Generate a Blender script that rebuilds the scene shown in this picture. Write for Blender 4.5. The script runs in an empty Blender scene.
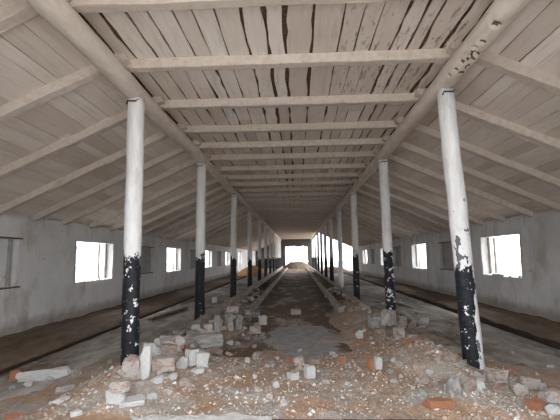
import bpy, bmesh, math, random
from mathutils import Vector, Matrix, noise
random.seed(7)
C = bpy.context.scene.collection
R = random.uniform
CAM = Vector((0.1, 0.0, 1.6))
F = 400.0

# ------------------------------------------------------------------ camera
def cam_axes():
    y = Vector(((297-280)/F, (210-257)/F, 1.0)).normalized()
    z = Vector((-math.sin(.018), math.cos(.018), 0.0))
    z = (z - z.dot(y)*y).normalized()
    x = z.cross(y)
    if x.x < 0: x = -x
    return x, y, z            # world axes written in (right, up, forward)
AX, AY, AZ = cam_axes()
def ray(px, py):
    c = Vector(((px-280)/F, (210-py)/F, 1.0))
    return Vector((AX.dot(c), AY.dot(c), AZ.dot(c)))
cam = bpy.data.objects.new('camera', bpy.data.cameras.new('camera'))
C.objects.link(cam)
right = Vector((AX.x, AY.x, AZ.x)); up = Vector((AX.y, AY.y, AZ.y)); fwd = Vector((AX.z, AY.z, AZ.z))
right.normalize(); up.normalize(); fwd.normalize()
m = Matrix((right, up, -fwd)).transposed().to_4x4(); m.translation = CAM
cam.matrix_world = m
cam.data.sensor_width = 36; cam.data.lens = 36*F/560; cam.data.clip_start = .05; cam.data.clip_end = 1000
bpy.context.scene.camera = cam

# ------------------------------------------------------------------ materials
class NT:
    def __init__(s, name, rough=.9):
        s.m = bpy.data.materials.new(name); s.m.use_nodes = True
        s.t = s.m.node_tree; s.b = s.t.nodes['Principled BSDF']
        s.b.inputs['Roughness'].default_value = rough
        s.b.inputs['Specular IOR Level'].default_value = .25
    def n(s, typ, **kw):
        o = s.t.nodes.new(typ)
        for k, v in kw.items(): setattr(o, k, v)
        return o
    def l(s, a, b): s.t.links.new(a, b)
    def obj(s):
        if not hasattr(s, 'tc'): s.tc = s.n('ShaderNodeTexCoord')
        return s.tc.outputs['Object']
    def shift(s, vec):                       # every object its own piece of the pattern
        oi = s.n('ShaderNodeObjectInfo'); mu = s.n('ShaderNodeMath', operation='MULTIPLY')
        s.l(oi.outputs['Random'], mu.inputs[0]); mu.inputs[1].default_value = 57.
        ad = s.n('ShaderNodeVectorMath', operation='ADD'); s.l(vec, ad.inputs[0]); s.l(mu.outputs[0], ad.inputs[1])
        return ad.outputs[0]
    def scale(s, vec, xyz):
        o = s.n('ShaderNodeVectorMath', operation='MULTIPLY'); s.l(vec, o.inputs[0]); o.inputs[1].default_value = xyz
        return o.outputs[0]
    def noise(s, vec, sc, det=4, rough=.6, dist=0):
        o = s.n('ShaderNodeTexNoise'); s.l(vec, o.inputs['Vector'])
        o.inputs['Scale'].default_value = sc; o.inputs['Detail'].default_value = det
        o.inputs['Roughness'].default_value = rough; o.inputs['Distortion'].default_value = dist
        return o.outputs['Fac']
    def ramp(s, fac, stops):
        o = s.n('ShaderNodeValToRGB'); s.l(fac, o.inputs[0]); r = o.color_ramp
        while len(r.elements) < len(stops): r.elements.new(.5)
        for e, (p, c) in zip(r.elements, stops):
            e.position = p; e.color = (*c, 1) if not isinstance(c, (int, float)) else (c, c, c, 1)
        return o.outputs[0]
    def step(s, fac, a, b): return s.ramp(fac, [(a, 0), (b, 1)])
    def math(s, op, a, b):
        o = s.n('ShaderNodeMath', operation=op)
        for i, v in enumerate((a, b)):
            if isinstance(v, (int, float)): o.inputs[i].default_value = v
            else: s.l(v, o.inputs[i])
        return o.outputs[0]
    def mix(s, fac, a, b, mode='MIX'):
        o = s.n('ShaderNodeMix', data_type='RGBA', blend_type=mode)
        if isinstance(fac, (int, float)): o.inputs[0].default_value = fac
        else: s.l(fac, o.inputs[0])
        for i, v in ((6, a), (7, b)):
            if isinstance(v, tuple): o.inputs[i].default_value = (*v, 1)
            else: s.l(v, o.inputs[i])
        return o.outputs[2]
    def sep(s, vec):
        o = s.n('ShaderNodeSeparateXYZ'); s.l(vec, o.inputs[0]); return o.outputs
    def island(s):
        return s.n('ShaderNodeNewGeometry').outputs['Random Per Island']
    def out(s, col, bump=None, strength=.4, dist=.01, rough=None):
        if isinstance(col, tuple): s.b.inputs['Base Color'].default_value = (*col, 1)
        else: s.l(col, s.b.inputs['Base Color'])
        if bump is not None:
            o = s.n('ShaderNodeBump'); o.inputs['Strength'].default_value = strength; o.inputs['Distance'].default_value = dist
            s.l(bump, o.inputs['Height']); s.l(o.outputs[0], s.b.inputs['Normal'])
        if rough is not None: s.l(rough, s.b.inputs['Roughness'])
        return s.m

def mat_boards():
    n = NT('whitewashed_boards'); v = n.obj()
    isl = n.island()
    tint = n.ramp(isl, [(0, (.68, .60, .53)), (.5, (.80, .725, .655)), (1, (.87, .81, .75))])
    grain = n.noise(n.scale(v, (9, .8, 9)), 2, 5, .6)
    c = n.mix(n.math('MULTIPLY', n.step(grain, .50, .76), .5), tint, (.52, .42, .34))
    big = n.noise(n.scale(v, (1, .45, 1)), .9, 3)
    c = n.mix(n.math('MULTIPLY', n.step(big, .45, .7), .35), c, (.50, .40, .32))
    bare = n.noise(n.scale(v, (3, 1.6, 3)), 1.7, 6, .7)
    c = n.mix(n.math('MULTIPLY', n.step(bare, .69, .73), .7), c, (.20, .13, .09))
    # a weathered patch of bare wood streaks right of centre near the entrance
    s = n.sep(v)
    a = n.math('MULTIPLY', n.math('MULTIPLY', n.step(s[0], .5, .9), n.math('LESS_THAN', s[0], 2.2)), n.math('LESS_THAN', s[1], 6.5))
    st = n.step(n.noise(n.scale(v, (12, 2.2, 12)), 1.6, 6, .75), .55, .62)
    c = n.mix(n.math('MULTIPLY', n.math('MULTIPLY', a, st), .75), c, (.17, .115, .085))
    return n.out(c, grain, .35, .01)
def mat_timber():
    n = NT('whitewashed_timber'); v0 = n.obj(); v = n.shift(v0)
    oi = n.n('ShaderNodeObjectInfo')
    base = n.ramp(oi.outputs['Random'], [(0, (.58, .51, .45)), (1, (.67, .60, .535))])
    g = n.noise(v, 9, 6, .7)
    c = n.mix(n.step(g, .45, .75), base, (.50, .40, .32))
    bare = n.noise(v, 3.2, 8, .78)
    c = n.mix(n.step(bare, .645, .68), c, (.13, .08, .055))
    return n.out(c, g, .5, .012)
def mat_log():
    n = NT('whitewashed_log'); v = n.shift(n.obj())
    g = n.noise(n.scale(v, (1, .35, 1)), 8, 6, .65)
    c = n.mix(n.step(g, .4, .75), (.72, .65, .58), (.56, .48, .41))
    bare = n.noise(v, 2.6, 7, .75)
    c = n.mix(n.step(bare, .66, .69), c, (.14, .09, .06))
    return n.out(c, g, .6, .015)
def mat_dark():
    n = NT('dark_old_wood'); v = n.obj()
    g = n.noise(n.scale(v, (3, 3, .4)), 7, 4)
    return n.out(n.ramp(g, [(.3, (.08, .052, .035)), (.7, (.21, .15, .105))]), g)
def mat_plaster():
    n = NT('whitewashed_plaster'); v = n.obj(); s = n.sep(v)
    big = n.noise(v, .7, 5, .65)
    c = n.ramp(big, [(.3, (.58, .575, .57)), (.5, (.70, .70, .70)), (.75, (.76, .76, .76))])
    br = n.noise(n.scale(v, (1, 1, .5)), 1.6, 6, .7)
    c = n.mix(n.math('MULTIPLY', n.step(br, .50, .66), .62), c, (.42, .345, .28))
    low = n.math('ADD', n.math('MULTIPLY', s[2], .5), n.math('MULTIPLY', n.noise(v, 3, 5), -.18))   # splashed foot of the wall
    c = n.mix(n.ramp(low, [(0, .6), (.10, 0)]), c, (.22, .17, .13))
    pit = n.noise(v, 4.5, 8, .75)
    c = n.mix(n.step(pit, .635, .665), c, (.20, .155, .13))
    b = n.noise(v, 6, 8, .7)
    return n.out(c, b, .5, .03)
def mat_floor():
    n = NT('worn_concrete_floor'); v = n.obj(); s = n.sep(v)
    big = n.noise(n.scale(v, (1, .5, 1)), 1.1, 7, .7)
    conc = n.ramp(n.noise(n.scale(v, (1, .35, 1)), 2.6, 7, .7), [(.25, (.15, .13, .115)), (.5, (.34, .315, .285)), (.72, (.58, .55, .515))])
    dirt = n.ramp(n.noise(v, 7, 7, .75), [(.25, (.07, .045, .03)), (.55, (.165, .11, .075)), (.8, (.28, .205, .15))])
    ax = n.math('ABSOLUTE', s[0], 0)
    cen = n.math('LESS_THAN', ax, 2.0)
    thr = n.math('ADD', big, n.math('SUBTRACT', n.math('MULTIPLY', cen, .14), .06))
    c = n.mix(n.step(thr, .46, .58), conc, dirt)
    # grey slick of bare concrete in the middle of the passage
    sub = n.n('ShaderNodeVectorMath', operation='SUBTRACT'); n.l(v, sub.inputs[0]); sub.inputs[1].default_value = (.15, 8.3, 0)
    sc = n.scale(sub.outputs[0], (.9, .36, 0)); ln = n.n('ShaderNodeVectorMath', operation='LENGTH'); n.l(sc, ln.inputs[0])
    d = n.math('ADD', ln.outputs['Value'], n.math('MULTIPLY', n.noise(v, 2.2, 5), .7))
    slick = n.ramp(d, [(.95, 1), (1.25, 0)])
    c = n.mix(slick, c, n.ramp(n.noise(v, 5, 6), [(.3, (.20, .198, .20)), (.7, (.37, .365, .365))]))
    far = n.step(s[1], 0, 1)
    rough = n.ramp(slick, [(0, .85), (1, .5)])
    return n.out(c, n.noise(v, 10, 8, .75), .6, .03, rough)
def mat_strip():
    n = NT('trodden_earth'); v = n.obj()
    c = n.ramp(n.noise(n.scale(v, (1, .4, 1)), 3, 8, .75), [(.28, (.08, .058, .042)), (.55, (.19, .14, .10)), (.8, (.30, .24, .19))])
    return n.out(c, n.noise(v, 9, 7, .7), .7, .04)
def mat_heap():
    n = NT('rubble_dirt'); v = n.obj()
    a = n.noise(v, 1.5, 6, .65); b = n.noise(v, 14, 8, .8); d = n.noise(v, 45, 4, .7)
    c = n.ramp(b, [(.25, (.17, .115, .08)), (.5, (.36, .265, .195)), (.75, (.56, .47, .39))])
    c = n.mix(n.math('MULTIPLY', n.step(a, .46, .55), .8), c, n.ramp(b, [(.3, (.26, .235, .21)), (.7, (.60, .56, .52))]))
    ora = n.noise(v, 1.9, 5, .6, .5)
    c = n.mix(n.math('MULTIPLY', n.step(ora, .50, .60), .75), c, n.ramp(b, [(.3, (.32, .17, .09)), (.7, (.54, .34, .21))]))
    c = n.mix(n.step(d, .64, .68), c, (.66, .62, .57))
    c = n.mix(n.ramp(d, [(.33, 1), (.37, 0)]), c, (.14, .095, .07))
    s = n.sep(v)                              # lime crumbs near the sill
    crumbs = n.math('MULTIPLY', n.ramp(s[1], [(0, 0), (1, 1)]), 1)
    hgt = n.math('ADD', b, n.math('MULTIPLY', d, .6))
    return n.out(c, hgt, .8, .03)
def mat_brick(name, body, crust, amount, crust2=None):
    n = NT(name); v = n.shift(n.obj())
    b = n.noise(v, 2.4, 7, .7); f = n.noise(v, 11, 6, .75)
    body_c = n.mix(n.step(f, .35, .7), tuple(x*.72 for x in body), body)
    cr = n.mix(n.step(f, .4, .65), tuple(x*.8 for x in crust), crust)
    c = n.mix(n.step(b, .5-amount*.4-.02, .5-amount*.4+.05), body_c, cr)
    return n.out(c, f, .7, .2)
def mat_concrete(name='pale_concrete', lo=(.24, .23, .22), hi=(.50, .49, .47)):
    n = NT(name); v = n.shift(n.obj())
    f = n.noise(v, 3, 8, .75)
    c = n.ramp(f, [(.3, lo), (.7, hi)])
    d = n.noise(v, 2.1, 5, .6)
    c = n.mix(n.math('MULTIPLY', n.step(d, .54, .66), .7), c, (.20, .14, .10))
    return n.out(c, f, .7, .03)
def mat_post(name, top, chips, seed, patches=0., peel=None, blk=(.009, .010, .013)):
    n = NT(name, .6); v0 = n.obj(); ad = n.n('ShaderNodeVectorMath', operation='ADD')
    n.l(v0, ad.inputs[0]); ad.inputs[1].default_value = (seed*3.1, seed*1.7, seed*2.3); v = ad.outputs[0]
    s = n.sep(v0)
    g = n.noise(n.scale(v, (3, 3, .5)), 6, 5)
    white = n.mix(n.step(g, .4, .8), (.80, .80, .80), (.62, .61, .60))
    st = n.noise(n.scale(v, (1, 1, .4)), 4, 6, .7)
    white = n.mix(n.math('MULTIPLY', n.step(st, .56, .7), .5), white, (.40, .35, .31))
    edge = n.math('ADD', s[2], n.math('MULTIPLY', n.math('SUBTRACT', n.noise(n.scale(v, (1.2, 1.2, .8)), 6, 6, .75), .5), 1.5))
    dark = n.math('LESS_THAN', edge, top)
    ch = n.math('GREATER_THAN', n.noise(v, 9, 5, .65), chips)
    dark = n.math('MULTIPLY', dark, n.math('SUBTRACT', 1, ch))
    if peel:   # (x direction, offset): a long strip of black has come off this side below
        q = n.math('ADD', n.math('MULTIPLY', s[0], peel[0]), n.math('ADD', n.math('MULTIPLY', n.noise(n.scale(v, (1, 1, .45)), 4, 6, .7), .42), n.math('MULTIPLY', s[2], -.02)))
        dark = n.math('MULTIPLY', dark, n.math('LESS_THAN', q, peel[1]))
    if patches:
        p = n.math('GREATER_THAN', n.noise(n.scale(v, (1, 1, .7)), 4.5, 3, .6), 1-patches)
        p = n.math('MULTIPLY', p, n.math('LESS_THAN', s[2], 2.5))
        white = n.mix(p, white, (.13, .135, .14))
    black = n.mix(n.step(n.noise(v, 12, 4), .4, .7), blk, tuple(x*2.+.006 for x in blk))
    return n.out(n.mix(dark, white, black), g, .5, .012)
def mat_plain(name, col, rough=.9):
    n = NT(name, rough); f = n.noise(n.obj(), 6, 6, .7)
    return n.out(n.ramp(f, [(.3, tuple(x*.65 for x in col)), (.7, col)]), f, .4, .02)

M = dict(boards=mat_boards(), timber=mat_timber(), log=mat_log(), dark=mat_dark(), plaster=mat_plaster(),
         floor=mat_floor(), strip=mat_strip(), heap=mat_heap(), concrete=mat_concrete(),
         kerb=mat_concrete('kerb_concrete', (.20, .175, .15), (.50, .46, .42)),
         pink=mat_brick('mortared_brick', (.60, .40, .31), (.72, .66, .61), .16),
         red=mat_brick('bare_red_brick', (.60, .27, .15), (.56, .44, .37), -.42),
         white=mat_brick('limed_brick', (.62, .52, .46), (.86, .85, .83), .42),
         grey=mat_brick('grey_mortar', (.44, .41, .38), (.64, .62, .59), .0),
         dull=mat_brick('dusty_brick', (.46, .32, .25), (.55, .48, .42), .0),
         ochre=mat_plain('ochre_clay', (.50, .27, .12)),
         outside=mat_plain('pale_dead_grass', (.50, .48, .43)),
         bark=mat_plain('grey_bark', (.30, .26, .23)),
         limey=mat_brick('lime_crust', (.50, .43, .37), (.82, .80, .77), .15),
         muck=mat_plain('wet_muck', (.05, .036, .026)),
         iron=mat_plain('rusty_iron', (.05, .03, .022), .6),
         shutter=mat_plain('dirty_limewash', (.50, .485, .47)),
         endwall=mat_plain('dark_plaster', (.09, .075, .065)),
         chipw=mat_plain('lime_chip', (.68, .645, .60)), chipp=mat_plain('brick_chip', (.48, .34, .26)), chipg=mat_plain('mortar_chip', (.42, .375, .33)))

# ------------------------------------------------------------------ object helpers
def link(name, bm, mats, parent=None, loc=None, smooth=False):
    me = bpy.data.meshes.new(name); bm.to_mesh(me); bm.free()
    for x in (mats if isinstance(mats, (list, tuple)) else [mats]): me.materials.append(x)
    if smooth:
        for p in me.polygons: p.use_smooth = True
    o = bpy.data.objects.new(name, me); C.objects.link(o)
    if parent: o.parent = parent
    if loc is not None: o.location = loc
    return o
def tag(o, label, cat, group=None, kind=None):
    o['label'] = label; o['category'] = cat
    if group: o['group'] = group
    if kind: o['kind'] = kind
    return o
def struct(o, label=None):
    o['kind'] = 'structure'
    if label: o['label'] = label
    return o
def empty(name, loc):
    o = bpy.data.objects.new(name, None); C.objects.link(o); o.location = loc; o.empty_display_size = .1; return o
ORD = ['first', 'second', 'third', 'fourth', 'fifth', 'sixth', 'seventh', 'eighth', 'ninth', 'tenth', 'eleventh', 'twelfth',
       'thirteenth', 'fourteenth', 'fifteenth', 'sixteenth']
def box(bm, x0, x1, y0, y1, z0, z1, mi=0):
    vs = [bm.verts.new((x, y, z)) for x in (x0, x1) for y in (y0, y1) for z in (z0, z1)]
    for f in ((0, 1, 3, 2), (4, 6, 7, 5), (0, 4, 5, 1), (2, 3, 7, 6), (0, 2, 6, 4), (1, 5, 7, 3)):
        bm.faces.new([vs[i] for i in f]).material_index = mi
def nz(x, y, z=0., s=1.): return noise.noise(Vector((x*s, y*s, z*s)))

# ------------------------------------------------------------------ ground heights
def bump1(t, a, b, w):     # 1 between a and b, fading over w
    if t < a-w or t > b+w: return 0.
    if t < a: u = (t-a+w)/w
    elif t > b: u = (b+w-t)/w
    else: return 1.
    return u*u*(3-2*u)
def H(x, y):
    h = -.03
    fr = bump1(y, 3.6, 5.6, 1.6)*bump1(x, -2.3, 2.4, 1.2)
    h += .13*fr
    rc = 2.0 - .01*(y-5)                                        # ridge along the right posts
    h += .27*math.exp(-((x-rc)/.30)**2 if x > rc else -((x-rc)/.65)**2)*bump1(y, 6.3, 9.5, 2.2)
    h += .16*math.exp(-((x-1.75)/.42)**2)*bump1(y, 11, 60, 2.)
    lc = -1.85
    h += .24*math.exp(-((x-lc)/.42)**2)*bump1(y, 5.2, 9.5, 2.0)
    h += .13*math.exp(-((x+1.68)/.36)**2)*bump1(y, 11, 60, 2.)
    h += .05*bump1(y, 3.6, 5.4, 1.2)*bump1(x, 2.8, 4.0, .6)
    h += .045*nz(x, y, 3, 1.3) + .028*nz(x, y, 9, 4.2)*(.3+min(1, max(0, h*6)))
    h += .013*nz(x, y, 5, 13)*min(1, max(0, h*8))
    return h
def ground_z(x, y): return max(0., H(x, y)) if abs(x) < 4 else 0.
def hit(px, py, lift=0.):
    r = ray(px, py); t = 3.2
    while t < 60:
        p = CAM + r*t
        if p.z <= ground_z(p.x, p.y)+lift: return p
        t += .01
    return CAM + r*t

# ------------------------------------------------------------------ floor
def grid(xs, ys, zf, mi=lambda x, y: 0):
    bm = bmesh.new(); vv = [[bm.verts.new((x, y, zf(x, y))) for y in ys] for x in xs]
    for i in range(len(xs)-1):
        for j in range(len(ys)-1):
            f = bm.faces.new((vv[i][j], vv[i+1][j], vv[i+1][j+1], vv[i][j+1]))
            f.material_index = mi((xs[i]+xs[i+1])/2, (ys[j]+ys[j+1])/2); f.smooth = True
    return bm
def fr(a, b, n): return [a+(b-a)*i/n for i in range(n+1)]
xs = fr(-6.25, -4.38, 8)+[-4.30, -4.27, -4.17, -4.14]+fr(-4.0, 4.2, 40)+[4.46, 4.49, 4.60, 4.63]+fr(4.8, 6.25, 6)
ys = fr(-1.0, 12, 90)+fr(12.3, 62, 200)
def fz(x, y):
    w = .02*nz(x, y, 1, 1.1)
    if -4.29 < x < -4.15 or 4.47 < x < 4.62: return -.30+w
    if x < -4.3 or x > 4.5: return .05+.035*nz(x, y, 4, 2.2)+w
    return .012*nz(x, y, 2, 2.5) - .005
struct(link('floor', grid(xs, ys, fz, lambda x, y: 2 if (-4.31 < x < -4.15 or 4.45 < x < 4.64) else 1 if (x < -4.16 or x > 4.39) else 0), [M['floor'], M['strip'], M['muck']], smooth=True),
       'worn concrete barn floor with dung gutters and trodden earth along both walls')
bm = grid(fr(-12, 12, 8), fr(-14, 1.2, 6), lambda x, y: -.205)
struct(link('ground', bm, mat_plain('added_bounce_yard', (.86, .85, .83))), 'added pale bounce yard out of view in front of the entrance')  # added unseen yard, paled to throw daylight up onto the ceiling
bm = grid(fr(-60, 60, 12), fr(-60, 160, 16), lambda x, y: -.22)
struct(link('ground', bm, M['outside']), 'pale open ground outside the barn')

# rubble dirt lying over the floor
xs = fr(-4.05, 4.25, 200); ys = fr(3.55, 9.5, 150)+fr(9.56, 14, 60)
bm = grid(xs, ys, H)
tag(link('rubble_dirt', bm, M['heap'], smooth=True), 'brown dirt and crushed rubble spread across the near floor and along both post rows', 'dirt', kind='stuff')
xs = fr(-2.6, 2.6, 60); ys = fr(13.9, 58, 330)
tag(link('dirt_layer', grid(xs, ys, H), M['strip'], smooth=True), 'dark dirt filling the feed troughs further down the barn', 'dirt', kind='stuff')

# ------------------------------------------------------------------ walls with openings
def wall(name, side, y0, y1, holes, ztop=2.62, t=.28, ragged_end=False):
    def cuts(a, b, step, marks):
        c = [a, b]+[q for q in marks if a < q < b]; c = sorted(set(c)); o = []
        for p, q in zip(c, c[1:]):
            k = max(1, round((q-p)/step)); o += [p+(q-p)*i/k for i in range(k)]
        return o+[b]
    Y = cuts(y0, y1, .16, [h[0] for h in holes]+[h[1] for h in holes])
    Z = cuts(-.2, ztop, .16, [h[2] for h in holes]+[h[3] for h in holes])
    inh = lambda y, z: any(h[0] < y < h[1] and h[2] < z < h[3] for h in holes) or (ragged_end and y > y1-2.2 and z > .75+.9*(y1-y)+.35*nz(y, z, 7, 3))
    bm = bmesh.new(); xi = side*6.0; xo = side*(6.0+t); g = {}
    def v(i, j, o):
        if (i, j, o) not in g:
            y, z = Y[i], Z[j]
            jx = .022*nz(y, z, 1, 1.1)+.012*nz(y, z, 6, 4)
            g[i, j, o] = bm.verts.new(((xo if o else xi+side*jx), y+.018*nz(y, z, 3, 9), z+.02*nz(y, z, 12, 9)))
        return g[i, j, o]
    full = {}
    for i in range(len(Y)-1):
        for j in range(len(Z)-1):
            full[i, j] = not inh((Y[i]+Y[i+1])/2, (Z[j]+Z[j+1])/2)
    for (i, j), ok in full.items():
        if not ok: continue
        for o in (0, 1):
            q = [v(i, j, o), v(i+1, j, o), v(i+1, j+1, o), v(i, j+1, o)]
            bm.faces.new(q if (o == 0) == (side < 0) else q[::-1]).smooth = True
        for (di, dj, a, b) in ((-1, 0, (i, j), (i, j+1)), (1, 0, (i+1, j), (i+1, j+1)), (0, -1, (i, j), (i+1, j)), (0, 1, (i, j+1), (i+1, j+1))):
            if not full.get((i+di, j+dj), False):
                bm.faces.new((v(*a, 0), v(*b, 0), v(*b, 1), v(*a, 1)))
    bmesh.ops.recalc_face_normals(bm, faces=bm.faces)
    o = link(name, bm, M['plaster']); return struct(o)
opens = [10.9, 18.7, 26.5, 34.3]; WL = 2.2
holesL = [(y, y+WL, .97, 2.12) for y in opens]+[(42.0, 44.4, .15, 2.2), (50.2, 52.4, .97, 2.12), (57.0, 58.6, .97, 2.12)]
holesR = [(y, y+WL, .97, 2.14) for y in opens]
nicheY = [6.85, 15.0, 22.8, 30.6]; NW = 1.6
niL = [(y, y+NW, 1.06, 2.06) for y in nicheY]+[(38.4, 40.0, 1.06, 2.06)]
niR = [(y+.35, y+.35+NW-.2, 1.06, 2.08) for y in nicheY]
struct(wall('wall_left', -1, 1.5, 59.3, holesL+niL), 'long whitewashed left wall with a row of window openings')
struct(wall('wall_right', 1, 1.5, 43.0, holesR+niR, ragged_end=True), 'long whitewashed right wall ending in a broken edge')
k = 0
for side, hs in ((-1, holesL), (1, holesR)):
    for i, (a, b, z0, z1) in enumerate(hs):
        k += 1; bm = bmesh.new()
        x = side*6.20; s2 = .03
        # what is left of the timber frame: bottom rail, one stile, one mullion near the far jamb
        x0, x1 = sorted((x, x+side*.05))
        box(bm, x0, x1, b-.07, b-.01, z0+.03, z1-.01)
        if side < 0: box(bm, x0, x1, b-.50, b-.46, z0+.03, z1-.02)
        else: box(bm, x0, x1, b-.40, b-.34, z0+.03, z1-.02)
        for q in range(9):      # crumbs of plaster along the sill
            yy = R(a+.1, b-.1); hh = R(.02, .07) if (side > 0 and i == 0) else R(.005, .03)
            xa, xb = sorted((side*6.02, side*(6.02+R(.05, .14)))); box(bm, xa, xb, yy, yy+R(.04, .2), z0-.03, z0+hh, 1)
        o = struct(link('window_%d' % k, bm, [M['bark'], M['plaster']]), 'empty window opening %d metres down the %s wall' % (a, 'left' if side < 0 else 'right'))
for side, hs in ((-1, niL), (1, niR)):
    for i, (a, b, z0, z1) in enumerate(hs):
        k += 1; bm = bmesh.new()
        xa, xb = sorted((side*6.10, side*6.24)); box(bm, xa, xb, a-.02, b+.02, z0-.02, z1+.02)
        o = struct(link('window_%d' % k, bm, M['plaster'] if i == 0 else M['shutter']), 'blocked window recess %d metres down the %s wall' % (a, 'left' if side < 0 else 'right'))
        for nm, zz in (('lintel', z1), ('sill', z0-.05)):
            bm = bmesh.new(); xa, xb = sorted((side*5.965, side*6.14))
            box(bm, xa, xb, a-.08, b+.2, zz+.005, zz+.04); link(nm, bm, M['dark'], o)
        bm = bmesh.new(); xa, xb = sorted((side*6.04, side*6.12))
        box(bm, xa, xb, b-.09, b-.01, z0, z1); box(bm, xa, xb, a+.01, a+.08, z0, z1); link('frame_stile', bm, M['shutter'], o)

# gable walls
def gable(name, y0, y1, ox, oz0, oz1, mat, ztop=4.4):
    bm = bmesh.new()
    box(bm, -6.28, -ox, y0, y1, -.2, 2.6); box(bm, ox, 6.28, y0, y1, -.2, 2.6)
    box(bm, -2.3, -ox+.0001, y0+.001, y1-.001, 2.6, ztop) if ox < 2.3 else None
    box(bm, ox-.0001, 2.3, y0+.001, y1-.001, 2.6, ztop) if ox < 2.3 else None
    box(bm, -ox, ox, y0, y1, oz1, ztop)
    if oz0 > 0: box(bm, -ox, ox, y0, y1, -.2, oz0)
    for s in (-1, 1):
        a = [bm.verts.new((s*x, y, z)) for y in (y0, y1) for x, z in ((2.3, 2.6), (6.28, 2.6), (2.3, ztop))]
        bm.faces.new(a[:3]); bm.faces.new(a[3:][::-1])
        for p, q in ((0, 1), (1, 2), (2, 0)): bm.faces.new((a[p], a[q], a[q+3], a[p+3]))
    bmesh.ops.recalc_face_normals(bm, faces=bm.faces)
    return struct(link(name, bm, mat))
gable('wall_front', 1.2, 1.5, 2.7, 0, 3.85, M['plaster'])
bm = bmesh.new()                                        # far wall: ragged hole onto daylight, dark plaster
def farwall():
    bm = bmesh.new(); X = fr(-6.28, 2.6, 74); Z = fr(-.2, 4.4, 38); g = {}
    def ins(x, z):
        if z > 4.2-.45*max(0, -x-2.25)+.1: return True
        w = 1.62+.12*nz(x, z, 3, 2.4)
        return abs(x-.05) < w and .0 < z < 3.12+.22*nz(x, z, 8, 2.6)
    full = {(i, j): not ins((X[i]+X[i+1])/2, (Z[j]+Z[j+1])/2) for i in range(len(X)-1) for j in range(len(Z)-1)}
    def v(i, j, o):
        if (i, j, o) not in g: g[i, j, o] = bm.verts.new((X[i], 59.0+.3*o, Z[j]))
        return g[i, j, o]
    for (i, j), ok in full.items():
        if not ok: continue
        for o in (0, 1): bm.faces.new([v(i, j, o), v(i+1, j, o), v(i+1, j+1, o), v(i, j+1, o)])
        for di, dj, a, b in ((-1, 0, (i, j), (i, j+1)), (1, 0, (i+1, j), (i+1, j+1)), (0, -1, (i, j), (i+1, j)), (0, 1, (i, j+1), (i+1, j+1))):
            if not full.get((i+di, j+dj), False): bm.faces.new((v(*a, 0), v(*b, 0), v(*b, 1), v(*a, 1)))
    bmesh.ops.recalc_face_normals(bm, faces=bm.faces)
    return bm
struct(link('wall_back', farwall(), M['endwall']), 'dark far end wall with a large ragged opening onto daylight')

# ------------------------------------------------------------------ ceiling of long boards over dark gaps
def slope_z(ax): return 4.2-.45*(max(ax, 2.25)-2.25)
def build_ceiling():
    bm = bmesh.new(); rnd = random.Random(11)
    def strip(p0, p1, y0, y1, gap, wob):
        # p0,p1: (x,z) of the board's two long edges on the ceiling line
        dx, dz = p1[0]-p0[0], p1[1]-p0[1]; L = math.hypot(dx, dz); ux, uz = dx/L, dz/L; nx, nzv = -uz, ux
        if nzv < 0: nx, nzv = -nx, -nzv
        n = max(2, int((y1-y0)/.22)); prev = None; dz0 = rnd.uniform(-.006, .006)
        sd = rnd.uniform(0, 90)
        for i in range(n+1):
            y = y0+(y1-y0)*i/n
            a = gap*.5*(1+wob*(nz(sd, y, 0, 1.5)+.8*nz(sd, y, 5, 5))); b = gap*.5*(1+wob*(nz(sd+20, y, 0, 1.5)+.8*nz(sd+20, y, 5, 5)))
            a = max(a, .001); b = max(b, .001)
            q = []
            for t, h in ((a, dz0), (L-b, dz0), (L-b, dz0+.022), (a, dz0+.022)):
                q.append(bm.verts.new((p0[0]+ux*t+nx*h, y, p0[1]+uz*t+nzv*h)))
            if prev:
                for e in range(4): bm.faces.new((prev[e], prev[(e+1) % 4], q[(e+1) % 4], q[e]))
            else: bm.faces.new(q)
            prev = q
        bm.faces.new(prev)
    def field(x0, x1, zf, yend, wmin, wmax, gaps, wob):
        x = x0; 
        while x < x1-.03:
            w = rnd.uniform(wmin, wmax); xe = min(x1, x+w)
            if x1-xe < wmin*.5: xe = x1
            g = gaps(rnd)
            y = 1.25
            while y < yend:
                ye = min(yend, y+rnd.uniform(3.5, 6.5)); 
                if yend-ye < 1: ye = yend
                strip((x, zf(x)), (xe, zf(xe)), y+.003, ye-.003, g*rnd.uniform(.5, 1.3), wob); y = ye
            x = xe
    g1 = lambda r: r.choice([.012, .016, .022, .035, .045, .06])
    field(-2.3, .35, lambda x: 4.34, 59.2, .22, .30, g1, 1.5)
    field(.35, 2.3, lambda x: 4.34, 59.2, .15, .34, lambda r: r.choice([.012, .018, .028, .045]), 1.6)
    g2 = lambda r: r.choice([.003, .006, .012, .018])
    field(2.3, 6.5, lambda x: slope_z(x)+.14, 43.0, .17, .27, g2, .9)
    field(-6.5, -2.3, lambda x: slope_z(-x)+.14, 59.2, .17, .27, g2, .9)
    # dark roofing behind the gaps
    def slab(xa, xb, ye):
        za = (4.34 if abs(xa) <= 2.31 else slope_z(abs(xa))+.14)+.04; zb = (4.34 if abs(xb) <= 2.31 else slope_z(abs(xb))+.14)+.04
        vs = [bm.verts.new((x, y, z+h)) for x, z in ((xa, za), (xb, zb)) for y in (1.2, ye) for h in (0, .05)]
        for f in ((0, 1, 3, 2), (4, 6, 7, 5), (0, 4, 5, 1), (2, 3, 7, 6), (0, 2, 6, 4), (1, 5, 7, 3)):
            bm.faces.new([vs[i] for i in f]).material_index = 1
    slab(-2.3, 2.3, 59.3); slab(2.3, 6.6, 43.1); slab(-6.6, -2.3, 59.3)
    bmesh.ops.recalc_face_normals(bm, faces=bm.faces)
    return bm
struct(link('ceiling', build_ceiling(), [M['boards'], M['dark']]), 'ceiling of long whitewashed boards with dark gaps')

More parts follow.
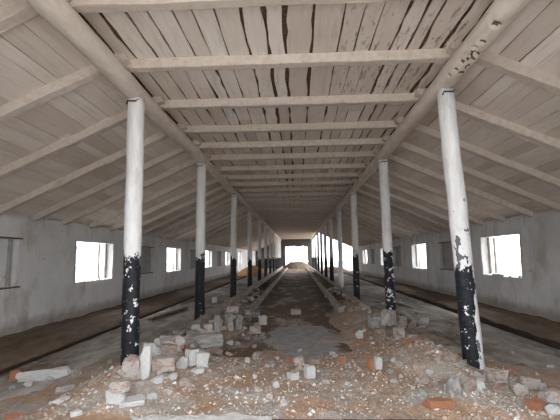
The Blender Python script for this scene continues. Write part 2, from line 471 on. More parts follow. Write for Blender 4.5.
# ------------------------------------------------------------------ hewn timbers
def timber_mesh(L, w, h, seed, flare=0, ripple=.008, sag=0.):
    """length along X from 0 to L, bottom at z=0, rounded arrises, uneven"""
    bm = bmesh.new(); n = max(6, int(L/.16)); prev = None; c = .014
    prof = [(-w/2, h), (-w/2, c), (-w/2+c*.3, c*.3), (-w/2+c, 0), (w/2-c, 0), (w/2-c*.3, c*.3), (w/2, c), (w/2, h)]
    for i in range(n+1):
        x = L*i/n; s = 4*sag*(x/L)*(1-x/L)
        oy = .02*nz(x, seed, 0, .5); q = []
        for k2, (y, z) in enumerate(prof):
            jy = ripple*1.2*nz(x, seed+k2*.6, 3, 2.2); jz = ripple*nz(x, seed+k2*.5, 8, 2.6)+(ripple*.8*nz(x, seed, k2, 7))
            q.append(bm.verts.new((x, y+oy+jy, (z+jz if z < h else h)-s)))
        if prev:
            for e in range(8): bm.faces.new((prev[e], prev[(e+1) % 8], q[(e+1) % 8], q[e]))
        else: bm.faces.new(q[::-1])
        prev = q
    bm.faces.new(prev); bmesh.ops.recalc_face_normals(bm, faces=bm.faces)
    return bm
JY = [2.45, 3.82, 5.2, 6.66, 8.04, 9.25, 10.42, 11.77]
while JY[-1] < 57.5: JY.append(JY[-1]+1.3)
seen = 0
jvar = [link('ceiling_joist', timber_mesh(4.74, .14, .136, s*9.7, sag=.008), M['timber']) for s in range(7)]
for o in jvar: C.objects.unlink(o)
for i, y in enumerate(JY):
    o = jvar[i].copy() if i < 7 else jvar[i % 7].copy(); C.objects.link(o)
    o.location = (-2.37, y, 4.205)
    if i % 2 and i > 8: o.rotation_euler = (0, 0, math.pi); o.location = (2.37, y, 4.205)
    if i == 0: lab = 'whitewashed ceiling joist nearest the entrance, just over the viewer'
    elif i <= 14: lab = 'whitewashed ceiling joist, %s one down from the top edge of the photo' % ORD[i-1]
    else: lab = 'whitewashed ceiling joist in the dim far part of the central ceiling'
    tag(o, lab, 'joist', 'joists across the central ceiling')
for o in jvar: bpy.data.objects.remove(o)
rvar = [timber_mesh(4.48, .15, .138, 60+s*7.3, ripple=.012) for s in range(6)]
rme = []
for b in rvar:
    me = bpy.data.meshes.new('roof_rafter'); b.to_mesh(me); b.free(); me.materials.append(M['timber']); rme.append(me)
ang = math.atan(.45); cnt = {-1: 0, 1: 0}
for side in (-1, 1):
    for i, y in enumerate(JY):
        if side == 1 and y > 43: break
        o = bpy.data.objects.new('roof_rafter', rme[(i+(2 if side > 0 else 0)) % 6]); C.objects.link(o)
        o.location = (side*2.12, y-.16, 4.206+.45*.13*.0+.0)
        o.location.z = slope_z(2.25)+.45*.13+.004
        o.rotation_euler = (0, ang, 0) if side > 0 else (0, ang, math.pi)
        sd = 'left' if side < 0 else 'right'
        lab = ('whitewashed rafter over the %s aisle, %s from the entrance' % (sd, ORD[i]) if i < 12 else
               'whitewashed rafter in the far part of the %s aisle roof' % sd)
        tag(o, lab, 'rafter', 'rafters of the %s aisle roof' % sd)

# ------------------------------------------------------------------ logs: tubes with wobble
def tube(bm, pts, rad, seg=20, wob=.0, seed=0., dents=()):
    prev = None
    for i, (p, r) in enumerate(zip(pts, rad)):
        a = pts[max(0, i-1)]; b = pts[min(len(pts)-1, i+1)]; d = (b-a).normalized()
        u = d.orthogonal().normalized() if abs(d.z) < .5 else Vector((1, 0, 0)); u = (u-d*u.dot(d)).normalized(); w = d.cross(u)
        q = []
        for k2 in range(seg):
            t = 2*math.pi*k2/seg; e = u*math.cos(t)+w*math.sin(t)
            rr = r*(1+wob*nz(math.cos(t)+seed, math.sin(t), p.length*1.3)+wob*.6*noise.noise(Vector((e.x*2.5+seed, e.y*2.5+e.z*2, p.length*3.5))))
            vv = p+e*rr
            for (c, cr, dep) in dents:
                dd = (vv-c).length
                if dd < cr: vv -= e*dep*(1-dd/cr)**.5
            q.append(bm.verts.new(vv))
        if prev:
            for k2 in range(seg): bm.faces.new((prev[k2], prev[(k2+1) % seg], q[(k2+1) % seg], q[k2])).smooth = True
        else: bm.faces.new(q[::-1])
        prev = q
    bm.faces.new(prev)
PY = [5.6, 9.75, 14.9, 20.1, 25.3, 30.4, 35.5, 40.6, 45.7, 50.8, 55.9]
far_end = {-1: 59.0, 1: 59.0}
for side in (-1, 1):
    sd = 'left' if side < 0 else 'right'
    br = [1.55, PY[1]+.12, PY[3]+.1, PY[5]+.1, PY[7]+.1, PY[9]+.1, 58.95]
    for i in range(6):
        L = br[i+1]-br[i]-.012; n = int(L/.16)
        pts = [Vector((.025*nz(t*L/n, i*5+side, 0, .3), t*L/n, .02*nz(t*L/n, i*3, side*4, .3))) for t in range(n+1)]
        r0 = (.142, .122, .132, .128, .13, .126)[i]; rad = [r0-.012*t/n for t in range(n+1)]
        dents = []
        if side == 1 and i == 0:
            rd = random.Random(5)
            for q in range(26):
                yy = rd.gauss(4.68-1.55, .13); dents.append((Vector((-.03+rd.uniform(-.10, .05), yy, -.12)), rd.uniform(.03, .06), rd.uniform(.02, .045)))
            dents.append((Vector((-.06, 3.95-1.55, -.12)), .055, .05)); dents.append((Vector((-.08, 5.15-1.55, -.09)), .035, .03))
        bm = bmesh.new()
        if dents:
            nn = int(L/.03); pts = [Vector((0, t*L/nn, 0)) for t in range(nn+1)]; rad = [r0-.012*t/nn for t in range(nn+1)]
            tube(bm, pts, rad, 48, .05, side+i*3.3, dents)
            # the rotten holes show bare black wood
            for f in bm.faces:
                c = f.calc_center_median(); 
                if any((c-d[0]).length < d[1]*.78 for d in dents) : f.material_index = 1
        else: tube(bm, pts, rad, 20, .05, side+i*3.3)
        o = link('roof_log', bm, [M['log'], M['dark']], loc=(side*2.25, br[i], 4.065))
        extra = ', pitted with rot holes' if (side > 0 and i == 0) else ''
        tag(o, 'round roof log over the %s posts, %s length from the entrance%s' % (sd, ORD[i], extra), 'beam', 'logs carrying the roof')
        if i in (0, 1, 2):    # knots / stubs
            pass

# ------------------------------------------------------------------ posts
post_par = {(-1, 0): dict(top=1.62, chips=.60, seed=1), (-1, 1): dict(top=1.60, chips=.66, seed=2), (-1, 2): dict(top=1.62, chips=.68, seed=3),
            (1, 0): dict(top=1.48, chips=.63, seed=4.4, patches=.42, peel=(1., .215)), (1, 1): dict(top=1.72, chips=.585, seed=5.2), (1, 2): dict(top=1.62, chips=.64, seed=6),
            (1, 3): dict(top=.1, chips=.6, seed=7)}
gen = mat_post('post_paint', 1.6, .67, 9)
for side in (-1, 1):
    sd = 'left' if side < 0 else 'right'
    for i, y in enumerate(PY):
        mt = mat_post('post_paint_%s_%s' % (sd, ORD[i]), **post_par[side, i]) if (side, i) in post_par else gen
        topx = side*2.25; botx = side*(2.27 if side < 0 else 2.25)
        if (side, i) == (1, 0): topx, botx = 2.27, 2.42
        if (side, i) == (1, 1): topx, botx = 2.26, 2.30
        if (side, i) == (-1, 0): topx, botx = -2.235, -2.22
        hgt = 3.945+.03; n = 40
        pts = [Vector(((topx-botx)*t/n+.012*nz(t*.15, i+side*3, 2), .012*nz(t*.15, i, 7+side), hgt*t/n-.03)) for t in range(n+1)]
        r0 = {(-1, 0): .120, (1, 0): .132}.get((side, i), R(.118, .132)); r1 = {(-1, 0): .120, (1, 0): .118}.get((side, i), r0-.012)
        bm = bmesh.new(); tube(bm, pts, [r0+(r1-r0)*t/n for t in range(n+1)], 22, .06, i*2.2+side)
        # a roughly bevelled head where the post meets the log
        if i < 4:
            o = empty('timber_post', (botx, y, 0)); link('post_shaft', bm, mt, o)
        else: o = link('timber_post', bm, mt, loc=(botx, y, 0))
        nums = 'nearest' if i == 0 else ORD[i]+' from the entrance'
        look = {(-1, 0): ' with chipped black paint low down', (1, 0): ', leaning, black paint peeling in strips', (1, 1): ' with flaking black lower half',
                (1, 3): ', white all the way down'}.get((side, i), ' with black painted lower half')
        tag(o, 'round white post in the %s row, %s%s' % (sd, nums, look), 'post', 'posts of the %s row' % sd)
        if i < 4:      # iron dog nailed at the head
            bm = bmesh.new(); dx = topx-botx
            c = [Vector((dx-.09, -.128, 3.83)), Vector((dx-.075, -.142, 3.875)), Vector((dx+.055, -.142, 3.868)), Vector((dx+.075, -.128, 3.90))]
            tube(bm, c, [.011]*4, 8); link('iron_staple', bm, M['iron'], o)

# ------------------------------------------------------------------ trough kerbs
def kerb(x0, x1, y0, y1, z, label, seed):
    bm = bmesh.new(); n = int((y1-y0)/.2); prev = None
    for i in range(n+1):
        y = y0+(y1-y0)*i/n; q = []
        for k2, (x, zz) in enumerate(((x0, -.1), (x0, z-.03), (x0+.025, z), (x1-.025, z), (x1, z-.03), (x1, -.1))):
            q.append(bm.verts.new((x+.014*nz(y, seed+k2, 0, 2), y, zz+(.02*nz(y, seed+k2*.4, 3, 1.7)-.05*max(0, nz(y, seed, 9, .9)-.1) if zz > 0 else 0))))
        if prev:
            for e in range(6): bm.faces.new((prev[e], prev[(e+1) % 6], q[(e+1) % 6], q[e]))
        else: bm.faces.new(q[::-1])
        prev = q
    bm.faces.new(prev); bmesh.ops.recalc_face_normals(bm, faces=bm.faces)
    return tag(link('concrete_kerb', bm, M['kerb']), label, 'kerb', 'kerbs of the feed troughs')
kerb(-2.10, -1.94, 6.6, 58.5, .31, 'concrete trough kerb beside the left posts, on the aisle side of the trough', 1)
kerb(-1.36, -1.20, 11.2, 58.5, .17, 'concrete trough kerb bordering the left edge of the central passage', 5)
kerb(1.24, 1.40, 11.6, 58.5, .19, 'concrete trough kerb bordering the right edge of the central passage', 9)
kerb(1.95, 2.10, 12.4, 58.5, .22, 'concrete trough kerb beside the right posts, on the aisle side of the trough', 13)

# ------------------------------------------------------------------ threshold under the viewer's door
def sill(name, x0, x1, y0, y1, z, mats, label, n=50, rag=.05):
    bm = bmesh.new(); prev = None
    for i in range(n+1):
        x = x0+(x1-x0)*i/n; a = rag*nz(x, 2, 4, 2.5)+rag*.5*nz(x, 2, 9, 9)
        q = [bm.verts.new(c) for c in ((x, y0, -.1), (x, y0, z), (x, (y0+y1)/2, z+.012*nz(x, 5, 1, 6)), (x, y1+a, z+.008*nz(x, 1, 1, 8)), (x, y1+a+.02, -.1))]
        if prev:
            for e in range(5): bm.faces.new((prev[e], prev[(e+1) % 5], q[(e+1) % 5], q[e]))
        else: bm.faces.new(q[::-1])
        prev = q
    bm.faces.new(prev); bmesh.ops.recalc_face_normals(bm, faces=bm.faces)
    return struct(link(name, bm, mats), label)
sill('trim_1', -2.0, -.16, 3.25, 3.95, .128, M['limey'], 'broken white plastered threshold edge', n=120, rag=.13)
sill('trim_2', -.16, 1.35, 3.25, 3.86, .128, mat_plain('dark_brick_sill', (.13, .085, .075)), 'dark brick threshold edge', rag=.015)
sill('trim_3', 1.35, 3.0, 3.25, 3.80, .13, mat_plain('red_dirt_sill', (.22, .11, .075)), 'reddish dirt covered threshold edge', rag=.03)

# ------------------------------------------------------------------ rubble pieces
def chunk(seed, kind):
    rd = random.Random(seed); bm = bmesh.new(); bmesh.ops.create_cube(bm, size=1)
    if kind == 'brick':
        bmesh.ops.bevel(bm, geom=bm.edges[:], offset=.07, segments=2, affect='EDGES')
        bmesh.ops.subdivide_edges(bm, edges=bm.edges[:], cuts=2, use_grid_fill=True)
        amp = .05
    elif kind == 'broken':
        bmesh.ops.subdivide_edges(bm, edges=bm.edges[:], cuts=3, use_grid_fill=True)
        for q in range(rd.randint(1, 3)):       # knock corners off
            nrm = Vector((rd.uniform(-1, 1), rd.uniform(-1, 1), rd.uniform(-.2, 1))).normalized(); d = rd.uniform(.36, .52)
            for v in bm.verts:
                e = v.co.dot(nrm)-d
                if e > 0: v.co -= nrm*e
        amp = .06
    else:
        bmesh.ops.subdivide_edges(bm, edges=bm.edges[:], cuts=4, use_grid_fill=True)
        for v in bm.verts: v.co = v.co.lerp(v.co.normalized()*.56, .62)
        for q in range(7):
            nrm = Vector((rd.uniform(-1, 1), rd.uniform(-1, 1), rd.uniform(-.6, 1))).normalized(); d = rd.uniform(.32, .46)
            for v in bm.verts:
                e = v.co.dot(nrm)-d
                if e > 0: v.co -= nrm*e
        amp = .05
    for v in bm.verts:
        d = Vector((noise.noise(v.co*2.2+Vector((seed, 0, 0))), noise.noise(v.co*2.2+Vector((0, seed, 5))), noise.noise(v.co*2.2+Vector((3, 0, seed)))))
        v.co += d*amp*1.8 + d.yzx*amp*.3
    zb = min(v.co.z for v in bm.verts)
    for v in bm.verts: v.co.z -= zb
    me = bpy.data.meshes.new(kind); bm.to_mesh(me); bm.free(); return me
protos = {}
for kind, n in (('brick', 5), ('broken', 7), ('rock', 6)):
    for mk in ('pink', 'red', 'white', 'grey', 'dull'):
        for s in range(n):
            me = chunk(s*3.7+1, kind); me.materials.append(M[mk]); protos[kind, mk, s] = me
NAMES = {'brick': ('loose_brick', 'brick'), 'broken': ('broken_brick', 'brick'), 'rock': ('rubble_lump', 'rubble')}
def piece(kind, mk, x, y, z, w, d, h, rz, label, group, tilt=(0, 0), name=None, cat=None, htz=None):
    if htz: h = htz
    n = {'brick': 5, 'broken': 7, 'rock': 6}[kind]
    o = bpy.data.objects.new(name or NAMES[kind][0], protos[kind, mk, random.randrange(n)]); C.objects.link(o)
    o.location = (x, y, z); o.scale = (w, d, h); o.rotation_euler = (tilt[0], tilt[1], rz)
    return tag(o, label, cat or NAMES[kind][1], group)
GL, GC, GR, GA = 'rubble beside the left posts', 'rubble in the central passage', 'rubble beside the right posts', 'rubble on the left aisle floor'
hand = [ # x0, x1, ytop, ybottom, kind, colour, depth ratio, yaw, lift, label
 (104,122,388,404,'brick','white',.9,.1,0,'bright white limed brick at the near end of the left rubble row',GL),
 (107,128,378,392,'brick','pink',.9,.2,.13,'pinkish brick lying on top of the nearest bright white brick',GL),
 (116,142,397,406,'broken','white',.7,.3,0,'flat bright white slab of plaster in front of the left rubble',GL),
 (120,138,358,380,'brick','pink',.8,.25,.04,'squarish brick with a pink face at the foot of the nearest left post',GL),
 (136,148,349,380,'broken','white',.8,.2,.02,'upright whitish slab beside the pink faced brick at the left post',GL),
 (147,162,375,384,'rock','white',.6,.2,0,'rounded white brick lying in front of the left rubble row',GL),
 (149,173,356,371,'broken','pink',.7,.3,.03,'broken brick with reddish middle and white ends in the left row',GL),
 (157,176,342,355,'broken','dull',.8,.4,.04,'brownish masonry lump behind the broken red and white brick',GL),
 (130,141,393,399,'rock','white',.8,.6,0,'small white fragment behind the flat plaster slab',GL),
 (144,156,391,399,'broken','white',.8,.4,0,'small white brick right of the flat plaster slab',GL),
 (160,171,388,396,'rock','pink',.8,.1,0,'small pinkish fragment right of the row of small white bricks',GL),
 (184,196,350,366,'broken','white',.8,.7,.02,'tall white chunk in the whitest cluster of the left rubble',GL),
 (195,208,352,367,'broken','white',.8,.2,.02,'right hand white chunk in the whitest cluster of the left rubble',GL),
 (175,187,357,370,'rock','white',.8,1.2,.0,'lower left white chunk in the whitest cluster of the left rubble',GL),
 (187,203,366,374,'rock','white',.9,.2,0,'low flat white chunk below the whitest cluster of the left rubble',GL),
 (170,184,336,350,'rock','pink',.8,.3,.05,'pale pink lump left of the long grey block in the left row',GL),
 (178,190,345,352,'rock','red',.8,.5,.0,'reddish lump under the left end of the long grey block',GL),
 (191,222,334,348,'brick','grey',.45,.25,.03,'long pale grey concrete block lying along the left rubble row',GL),
 (204,222,347,357,'rock','dull',.8,.1,0,'brownish lump below the long grey block',GL),
 (202,212,324,336,'brick','pink',.9,.3,.03,'dusty block behind the long grey block, left of the upright brick',GL),
 (213,220,316,334,'brick','grey',.9,.2,.03,'narrow brick standing upright behind the long grey block',GL),
 (226,238,306,313,'brick','pink',.9,.1,.18,'pinkish brick perched highest on the left rubble heap',GL),
 (224,233,313,324,'brick','grey',.9,.2,.08,'grey brick directly beneath the highest perched brick',GL),
 (225,233,322,331,'brick','pink',.9,.5,.0,'brick at the bottom of the small stack in the left heap',GL),
 (234,241,316,330,'broken','grey',.9,.3,.0,'narrow upright brick right of the small stack in the left heap',GL),
 (249,261,326,334,'brick','pink',.8,.1,0,'dusty brick lying by itself at the left edge of the passage floor',GL),
 (258,267,316,325,'brick','white',.9,.2,0,'pale brick behind the dusty one at the left edge of the passage',GL),
 (252,260,312,317,'brick','grey',.9,.2,0,'small grey brick behind the pale brick at the passage edge',GL),
 (225,233,340,345,'rock','white',.9,.2,0,'small white lump on bare dirt in front of the left heap',GL),
 (233,240,341,345,'rock','grey',.9,.2,0,'small grey lump just right of the white one on bare dirt',GL),
 (251,257,344,348,'rock','pink',.9,.2,0,'tiny pink lump on the brown dirt left of the grey slick',GL),
 (244,250,357,363,'rock','white',.9,.2,0,'left one of two pale lumps on the brown dirt of the passage',GL),
 (252,259,352,360,'rock','pink',.9,.9,0,'right one of two pale lumps on the brown dirt of the passage',GL),
 (211,217,297,303,'brick','white',.9,.2,0,'white brick in the trough just right of the second left post',GL),
 (164,176,372,380,'rock','white',.9,.2,0,'white lump right of the rounded white brick',GL),
 (175,189,378,387,'rock','pink',.9,.8,0,'pinkish lump in the dirt in front of the left white cluster',GL),
 (240,252,314,321,'rock','dull',.9,.8,0,'dull lump between the left heap and the bricks at the passage edge',GL),
 (288,293,357,363,'broken','red',.9,.2,0,'small orange brick bit at the near edge of the grey slick',GC),
 (293,304,356,365,'broken','pink',.9,.2,0,'salmon brick at the near edge of the grey slick',GC),
 (304,315,366,379,'brick','white',.8,.3,0,'pale squarish block in the middle of the foreground rubble',GC),
 (288,298,372,380,'broken','white',.8,.6,0,'white angular chip left of the pale squarish block',GC),
 (272,279,381,388,'rock','white',.9,.6,0,'small bright white chip in the left middle foreground',GC),
 (297,302,365,370,'rock','white',.9,.2,0,'tiny white pebble behind the angular white chip',GC),
 (306,320,358,364,'rock','dull',.9,.2,0,'dull lump between the salmon brick and the orange one',GC),
 (322,330,379,384,'rock','pink',.9,.2,0,'small pinkish stone right of the pale squarish block',GC),
 (339,347,356,364,'rock','red',.9,.2,0,'round orange red brick end right of the grey slick',GC),
 (331,339,353,358,'rock','pink',.9,.2,0,'pale pink stone just left of the round orange brick end',GC),
 (291,301,309,315,'brick','pink',.9,.1,0,'lone brick on the dark passage floor beyond the grey slick',GC),
 (368,374,359,369,'brick','red',.8,.2,.02,'small upright red brick with a white neighbour in the right slope',GR),
 (375,382,357,369,'brick','white',.8,.2,.02,'small upright whitish brick beside the upright red one',GR),
 (391,397,357,363,'rock','white',.9,.2,0,'small white stone on the right slope above the pink cube',GR),
 (397,403,361,367,'brick','pink',.9,.4,0,'small pink cube of brick on the right slope',GR),
 (428,455,397,409,'broken','red',.6,.15,0,'large flat orange brick half buried in the right foreground',GR),
 (449,461,377,397,'broken','grey',.6,.3,0,'upright grey slab of concrete in front of the nearest right post',GR),
 (437,445,356,363,'broken','pink',.9,.4,0,'pinkish brick bit on the slope left of the nearest right post',GR),
 (426,435,369,375,'rock','white',.9,.4,0,'small white stone on the slope left of the nearest right post',GR),
 (441,449,379,385,'broken','dull',.9,.4,0,'dull yellowish stone left of the upright grey slab',GR),
 (413,428,389,400,'rock','grey',.9,.1,-.03,'grey lump left of the large flat orange brick',GR),
 (370,383,316,328,'broken','grey',.8,.3,.04,'left one of the grey lumps heaped before the second right post',GR),
 (383,396,311,326,'broken','grey',.8,.8,.08,'tallest grey lump heaped before the second right post',GR),
 (397,407,316,325,'broken','pink',.8,.2,.06,'pale pink lump at the foot of the second right post',GR),
 (419,431,318,327,'rock','white',.8,.2,0,'pale stone lying apart on the aisle side of the second right post',GR),
 (395,405,328,338,'brick','pink',.8,.3,0,'pale brick on the slope below the grey lumps',GR),
 (409,418,321,329,'rock','pink',.8,.3,0,'pink lump between the pale stone and the second right post',GR),
 (355,364,330,339,'rock','white',.8,.3,0,'white stone at the passage side of the right heap',GR),
 (374,388,328,337,'rock','dull',.8,.3,0,'dull lump right of the white stone at the passage side',GR),
 (490,508,369,382,'broken','pink',.7,.2,.02,'salmon lump just right of the nearest right post',GR),
 (526,541,378,389,'broken','pink',.7,-.2,0,'salmon brick second right of the nearest right post',GR),
 (516,530,384,396,'rock','pink',.7,.2,0,'rounded pink lump between two salmon bricks at the right',GR),
 (531,548,400,410,'brick','red',.7,.2,0,'red brown brick low in the right corner foreground',GR),
 (546,562,389,402,'broken','pink',.7,.1,.02,'pale brick cut by the right edge of the photo',GR),
 (549,561,404,415,'rock','white',.7,.1,0,'whitish lump in the bottom right corner',GR),
 (541,548,383,392,'rock','grey',.7,.1,.02,'grey white lump between the salmon brick and the right edge',GR),
 (477,486,380,391,'rock','white',.7,.1,0,'white lump in front of the nearest right post',GR),
 (462,478,377,394,'rock','dull',.8,.1,-.02,'dark brown lump between the grey slab and the nearest right post',GR),
 (443,462,352,366,'rock','dull',.6,-.6,.0,'brown masonry slab leaning left of the nearest right post',GR),
 (496,510,384,395,'rock','dull',.8,.1,-.01,'dark lump below the salmon lump near the right post',GR),
 (386,394,368,374,'rock','grey',.8,.1,0,'grey stone below the pink cube on the right slope',GR),
 (18,63,357,380,'broken','white',.26,.42,0,'long pale concrete beam piece lying by the left gutter',GA),
 (8,18,370,381,'broken','red',.9,.2,0,'orange brick end at the left tip of the pale concrete beam piece',GA),
 (48,67,396,406,'rock','white',.5,.5,-.01,'bright white flat stone in the left foreground',GA),
 (54,73,384,394,'broken','grey',.5,.5,-.02,'flat grey slab behind the bright white flat stone',GA),
 (69,79,368,376,'broken','grey',.5,.5,0,'pale flat fragment right of the concrete beam piece',GA),
 (20,29,380,387,'rock','white',.6,.5,0,'whitish lump under the left end of the concrete beam piece',GA),
 (42,51,376,381,'rock','white',.6,.5,0,'small white bit in front of the concrete beam piece',GA),
 (4,13,384,390,'rock','grey',.6,.5,0,'grey lump near the left edge of the photo',GA),
 (3,19,412,422,'broken','red',.7,.1,-.03,'orange brick in the bottom left corner',GA),
 (68,79,408,416,'broken','white',.4,.6,0,'thin pale shard in the bottom left foreground',GA),
 (27,36,390,394,'rock','grey',.6,.5,0,'flat grey bit left of the grey slab',GA),
]
for (x0, x1, y0, y1, kind, mk, dr, yaw, lift, lab, grp) in hand:
    p = hit((x0+x1)/2, y1, lift); D = p.y
    w = (x1-x0)*D/400; h = (y1-y0)*D/400
    dd = max(w*dr, min(.12, w)) 
    h = max(.03, h-dd*(1.6/D)*.55) if h > dd*(1.6/D)*.55+.03 else max(.03, h*.55)
    cx = (abs(math.cos(yaw))+dr*abs(math.sin(yaw)))
    wx = w/cx
    piece(kind, mk, p.x, p.y+dd*.45, p.z-.012, wx, dd, h, yaw, lab, grp, (R(-.06, .06), R(-.06, .06)),
          htz=.13 if 'concrete beam piece' in lab and 'long' in lab else None, name='concrete_block' if ('concrete' in lab or 'slab' in lab) else None, cat='concrete' if 'concrete' in lab else None)
occupied = []
def scatter(n, xf, yf, smin, smax, weights, label, grp, zf=ground_z):
    for q in range(n):
        y = yf(); x = xf(y); s = R(smin, smax)
        mk = random.choices(list(weights), list(weights.values()))[0]; kind = random.choices(('brick', 'broken', 'rock'), (4, 5, 3))[0]
        if kind == 'brick': dims = (s, s*.52, s*.36)
        elif kind == 'broken': dims = (s*.8, s*.55, s*.45)
        else: dims = (s*.75, s*.6, s*.5)
        col = {'pink': 'pinkish', 'red': 'reddish', 'white': 'whitish', 'grey': 'grey', 'dull': 'brownish'}[mk]
        shp = {'brick': 'brick', 'broken': 'broken brick', 'rock': 'lump'}[kind]
        piece(kind, mk, x, y, zf(x, y)-.01, *dims, R(0, 6.3), label % (col+' '+shp), grp+' (%s %s)' % (col, shp), (R(-.35, .35), R(-.35, .35)))
wt = dict(pink=4, dull=3, white=1.6, grey=3, red=.4)
scatter(26, lambda y: random.gauss(-1.85, .20), lambda: R(5.3, 8.0), .18, .30, dict(pink=4, white=5, grey=2), '%s piled in the near part of the left rubble row', 'left pile')
scatter(64, lambda y: random.gauss(-1.85, .22), lambda: R(6.0, 9.5), .10, .26, dict(pink=4, dull=1, white=5, grey=3, red=.4), 'small %s in the left rubble row between the first two posts', 'left row bits')
scatter(44, lambda y: random.gauss(-1.62, .2), lambda: R(9.5, 19), .14, .27, wt, '%s in the left trough beyond the second post', 'left trough bits')
scatter(30, lambda y: R(-1.9, 2.2), lambda: R(4.2, 7.2), .05, .13, dict(pink=3, dull=3, white=3, grey=4, red=.4), 'modest %s lying in the foreground dirt', 'foreground lumps')
scatter(14, lambda y: R(-3.9, -2.6), lambda: R(5, 16), .05, .16, wt, 'small %s scattered on the left aisle floor', 'left aisle bits')
scatter(20, lambda y: R(-1.2, -.5), lambda: R(6.5, 12), .05, .15, wt, 'small %s on the left side of the passage dirt', 'passage left bits')
scatter(30, lambda y: R(-1.9, 2.0), lambda: R(4.2, 6.6), .04, .10, dict(pink=3, dull=2, white=4, grey=3, red=.8), 'small %s in the foreground crumbs', 'foreground bits')
scatter(60, lambda y: random.gauss(1.9, .33), lambda: R(4.8, 10.5), .08, .2, dict(pink=5, dull=4, white=1.4, grey=3, red=.8), 'small %s on the right hand dirt ridge', 'right ridge bits')
scatter(36, lambda y: random.gauss(1.72, .22), lambda: R(10.5, 19), .12, .28, wt, '%s in the right trough beyond the second post', 'right trough bits')
scatter(18, lambda y: R(2.7, 4.2), lambda: R(5.5, 15), .05, .13, wt, 'small %s scattered on the right aisle floor', 'right aisle bits')

# uncountable crumbs of brick, lime and mortar
bm = bmesh.new(); rd = random.Random(3)
for q in range(9500):
    y = 3.9+abs(rd.gauss(0, 1.9)) if rd.random() < .72 else rd.uniform(5, 12); x = rd.uniform(-2.6, 2.9) if rd.random() < .6 else rd.choice((-1.8, 2.1))+rd.gauss(0, .4)
    if y > 14 or abs(x) > 4.: continue
    z = ground_z(x, y)
    if z < .012 and rd.random() < .8: continue
    s = rd.uniform(.006, .018)*(2.0 if rd.random() < .10 else 1); a = rd.uniform(0, 6.3); mi = rd.choices((0, 1, 2), (2.2, 4, 5))[0]
    if -.9 < x < .2 and y < 5.3 and rd.random() < .5: mi = 0
    pts = []
    for t in range(4):
        b = a+t*math.pi/2+rd.uniform(-.4, .4); pts.append(bm.verts.new((x+math.cos(b)*s*rd.uniform(.5, 1.4), y+math.sin(b)*s*rd.uniform(.5, 1.4), z+rd.uniform(-.003, .004))))
    t1 = bm.verts.new((x+rd.uniform(-.4, .4)*s, y+rd.uniform(-.4, .4)*s, z+s*rd.uniform(.5, 1.2)))
    for t in range(4): bm.faces.new((pts[t], pts[(t+1) % 4], t1)).material_index = mi
tag(link('rubble_crumbs', bm, [M['chipw'], M['chipp'], M['chipg']]), 'countless crumbs of lime, brick and mortar strewn over the foreground dirt', 'crumbs', kind='stuff')

# clay heap far down the left aisle, rubble ridge at the open right end
def heap(name, cx, cy, rx, ry, h, mat, label, seed, ex=1.6):
    bm = bmesh.new(); n = 26; rings = 12; prev = None
    top = bm.verts.new((0, 0, h))
    for r in range(1, rings+1):
        q = []
        for a in range(n):
            t = 2*math.pi*a/n; f = r/rings; x = rx*f*math.cos(t); y = ry*f*math.sin(t)
            z = h*(1-f**ex)+.16*h*nz(x, y, seed, 1.5)+.1*h*nz(x, y, seed, 4)-(.1 if r == rings else 0)
            q.append(bm.verts.new((x*(1+.12*nz(t, seed)), y, z)))
        for a in range(n):
            if prev: bm.faces.new((prev[a], q[a], q[(a+1) % n], prev[(a+1) % n]))
            else: bm.faces.new((top, q[a], q[(a+1) % n]))
        prev = q
    for f in bm.faces: f.smooth = True
    bmesh.ops.recalc_face_normals(bm, faces=bm.faces)
    return tag(link(name, bm, mat, loc=(cx, cy, 0)), label, 'heap', kind='stuff')
heap('clay_heap', -4.1, 37.5, 1.5, 3.0, .85, M['ochre'], 'ochre clay heap far down the left aisle', 2)
heap('rubble_heap', 3.9, 41.8, 1.6, 1.5, .6, M['heap'], 'low rubble heap closing the open far end of the right aisle', 6)
heap('rubble_heap', .1, 57.1, 2.0, 1.5, .95, M['strip'], 'dark rubble heap in front of the bright far opening', 9, 3.2)
# pair of roofing scraps in the left aisle
def plank(x, y, L, w, h, rz, mat, label, name='loose_plank'):
    bm = timber_mesh(L, w, h, x*7); o = link(name, bm, mat, loc=(x, y, .012)); o.rotation_euler = (0, 0, rz)
    return tag(o, label, 'plank')
plank(-3.75, 10.5, 2.4, .12, .05, 1.45, M['dark'], 'dark plank lying along the left gutter')
plank(2.85, 9.2, 2.2, .14, .05, 1.50, M['concrete'], 'pale dusty plank on the right aisle floor beyond the second post')
plank(3.6, 12.6, 3.0, .16, .05, 1.62, M['concrete'], 'pale plank lying along the right gutter')

# ------------------------------------------------------------------ bare saplings outside the windows
def sapling(x, y, h, seed, label):
    rd = random.Random(seed); bm = bmesh.new()
    def branch(p, d, L, r, dep):
        n = 5; pts = [p.copy()]; q = p.copy(); dd = d.copy()
        for i in range(n):
            dd = (dd+Vector((rd.uniform(-.12, .12), rd.uniform(-.12, .12), .05))).normalized(); q = q+dd*L/n; pts.append(q.copy())
        tube(bm, pts, [r*(1-.75*i/n) for i in range(n+1)], 5)
        if dep:
            for i in range(rd.randint(4, 6)):
                k2 = rd.randint(1, n); a = rd.uniform(0, 6.3)
                branch(pts[k2], (dd+Vector((math.cos(a), math.sin(a), .3))*.7).normalized(), L*rd.uniform(.35, .55), r*.45, dep-1)
    branch(Vector((0, 0, -.22)), Vector((rd.uniform(-.08, .08), rd.uniform(-.08, .08), 1)), h, .035, 2)
    return tag(link('bare_sapling', bm, M['bark'], loc=(x, y, 0)), label, 'tree', 'saplings outside the windows')
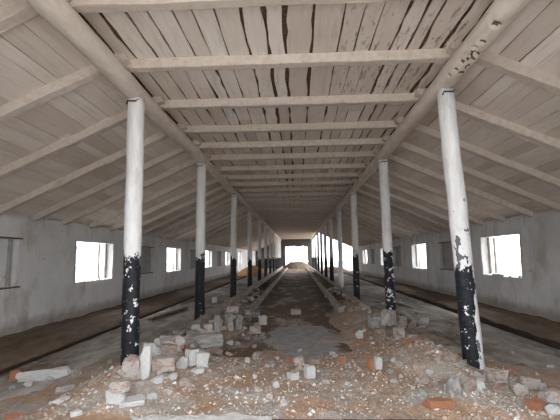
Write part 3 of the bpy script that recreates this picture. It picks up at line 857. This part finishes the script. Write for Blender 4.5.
for i, (x, y, h, lab) in enumerate([(-9.3, 16.4, 2.3, 'left bare sapling outside the nearest left window'), (-9.8, 18.8, 2.8, 'middle bare sapling outside the nearest left window'),
        (-8.6, 17.6, 2.5, 'right bare sapling outside the nearest left window'), (10.2, 19.3, 2.4, 'left bare sapling outside the nearest right window'),
        (11.2, 17.6, 2.6, 'right bare sapling outside the nearest right window'), (-11.5, 34, 3.4, 'bare sapling outside the second left window')]):
    sapling(x, y, h, i*5+2, lab)

# ------------------------------------------------------------------ light: overcast sky through the openings
w = bpy.data.worlds.new('overcast_sky'); bpy.context.scene.world = w; w.use_nodes = True
nt = w.node_tree; bg = nt.nodes['Background']
tc = nt.nodes.new('ShaderNodeTexCoord'); no = nt.nodes.new('ShaderNodeTexNoise'); no.inputs['Scale'].default_value = 2
nt.links.new(tc.outputs['Generated'], no.inputs['Vector'])
rp = nt.nodes.new('ShaderNodeValToRGB'); rp.color_ramp.elements[0].color = (.86, .92, 1, 1); rp.color_ramp.elements[1].color = (1, 1, 1, 1)
nt.links.new(no.outputs['Fac'], rp.inputs[0]); nt.links.new(rp.outputs[0], bg.inputs['Color']); bg.inputs['Strength'].default_value = 1.0
def portal(loc, rot, sx, sy):
    l = bpy.data.lights.new('sky_portal', 'AREA'); l.shape = 'RECTANGLE'; l.size = sx; l.size_y = sy; l.cycles.is_portal = True
    o = bpy.data.objects.new('sky_portal', l); C.objects.link(o); o.location = loc; o.rotation_euler = rot
hp = math.pi/2
portal((0, 1.35, 1.85), (hp, 0, math.pi), 5.4, 4.0)      # entrance, facing +Y
for a, b, z0, z1 in holesL: portal((-6.2, (a+b)/2, (z0+z1)/2), (0, -hp, 0), z1-z0, b-a)
for a, b, z0, z1 in holesR: portal((6.2, (a+b)/2, (z0+z1)/2), (0, hp, 0), z1-z0, b-a)
portal((0, 59.2, 1.6), (-hp, 0, math.pi), 3.3, 3.2)
portal((4.4, 43.3, 1.7), (-hp, 0, math.pi), 4.4, 3.6)
portal((2.6, 51., 2.), (0, hp, 0), 4.2, 15.6)

sc = bpy.context.scene
sc.view_settings.view_transform = 'Standard'; sc.view_settings.look = 'None'; sc.view_settings.gamma = 1
sc.view_settings.exposure = 2.75; sc.view_settings.use_curve_mapping = False
sc.cycles.max_bounces = 14; sc.cycles.diffuse_bounces = 12
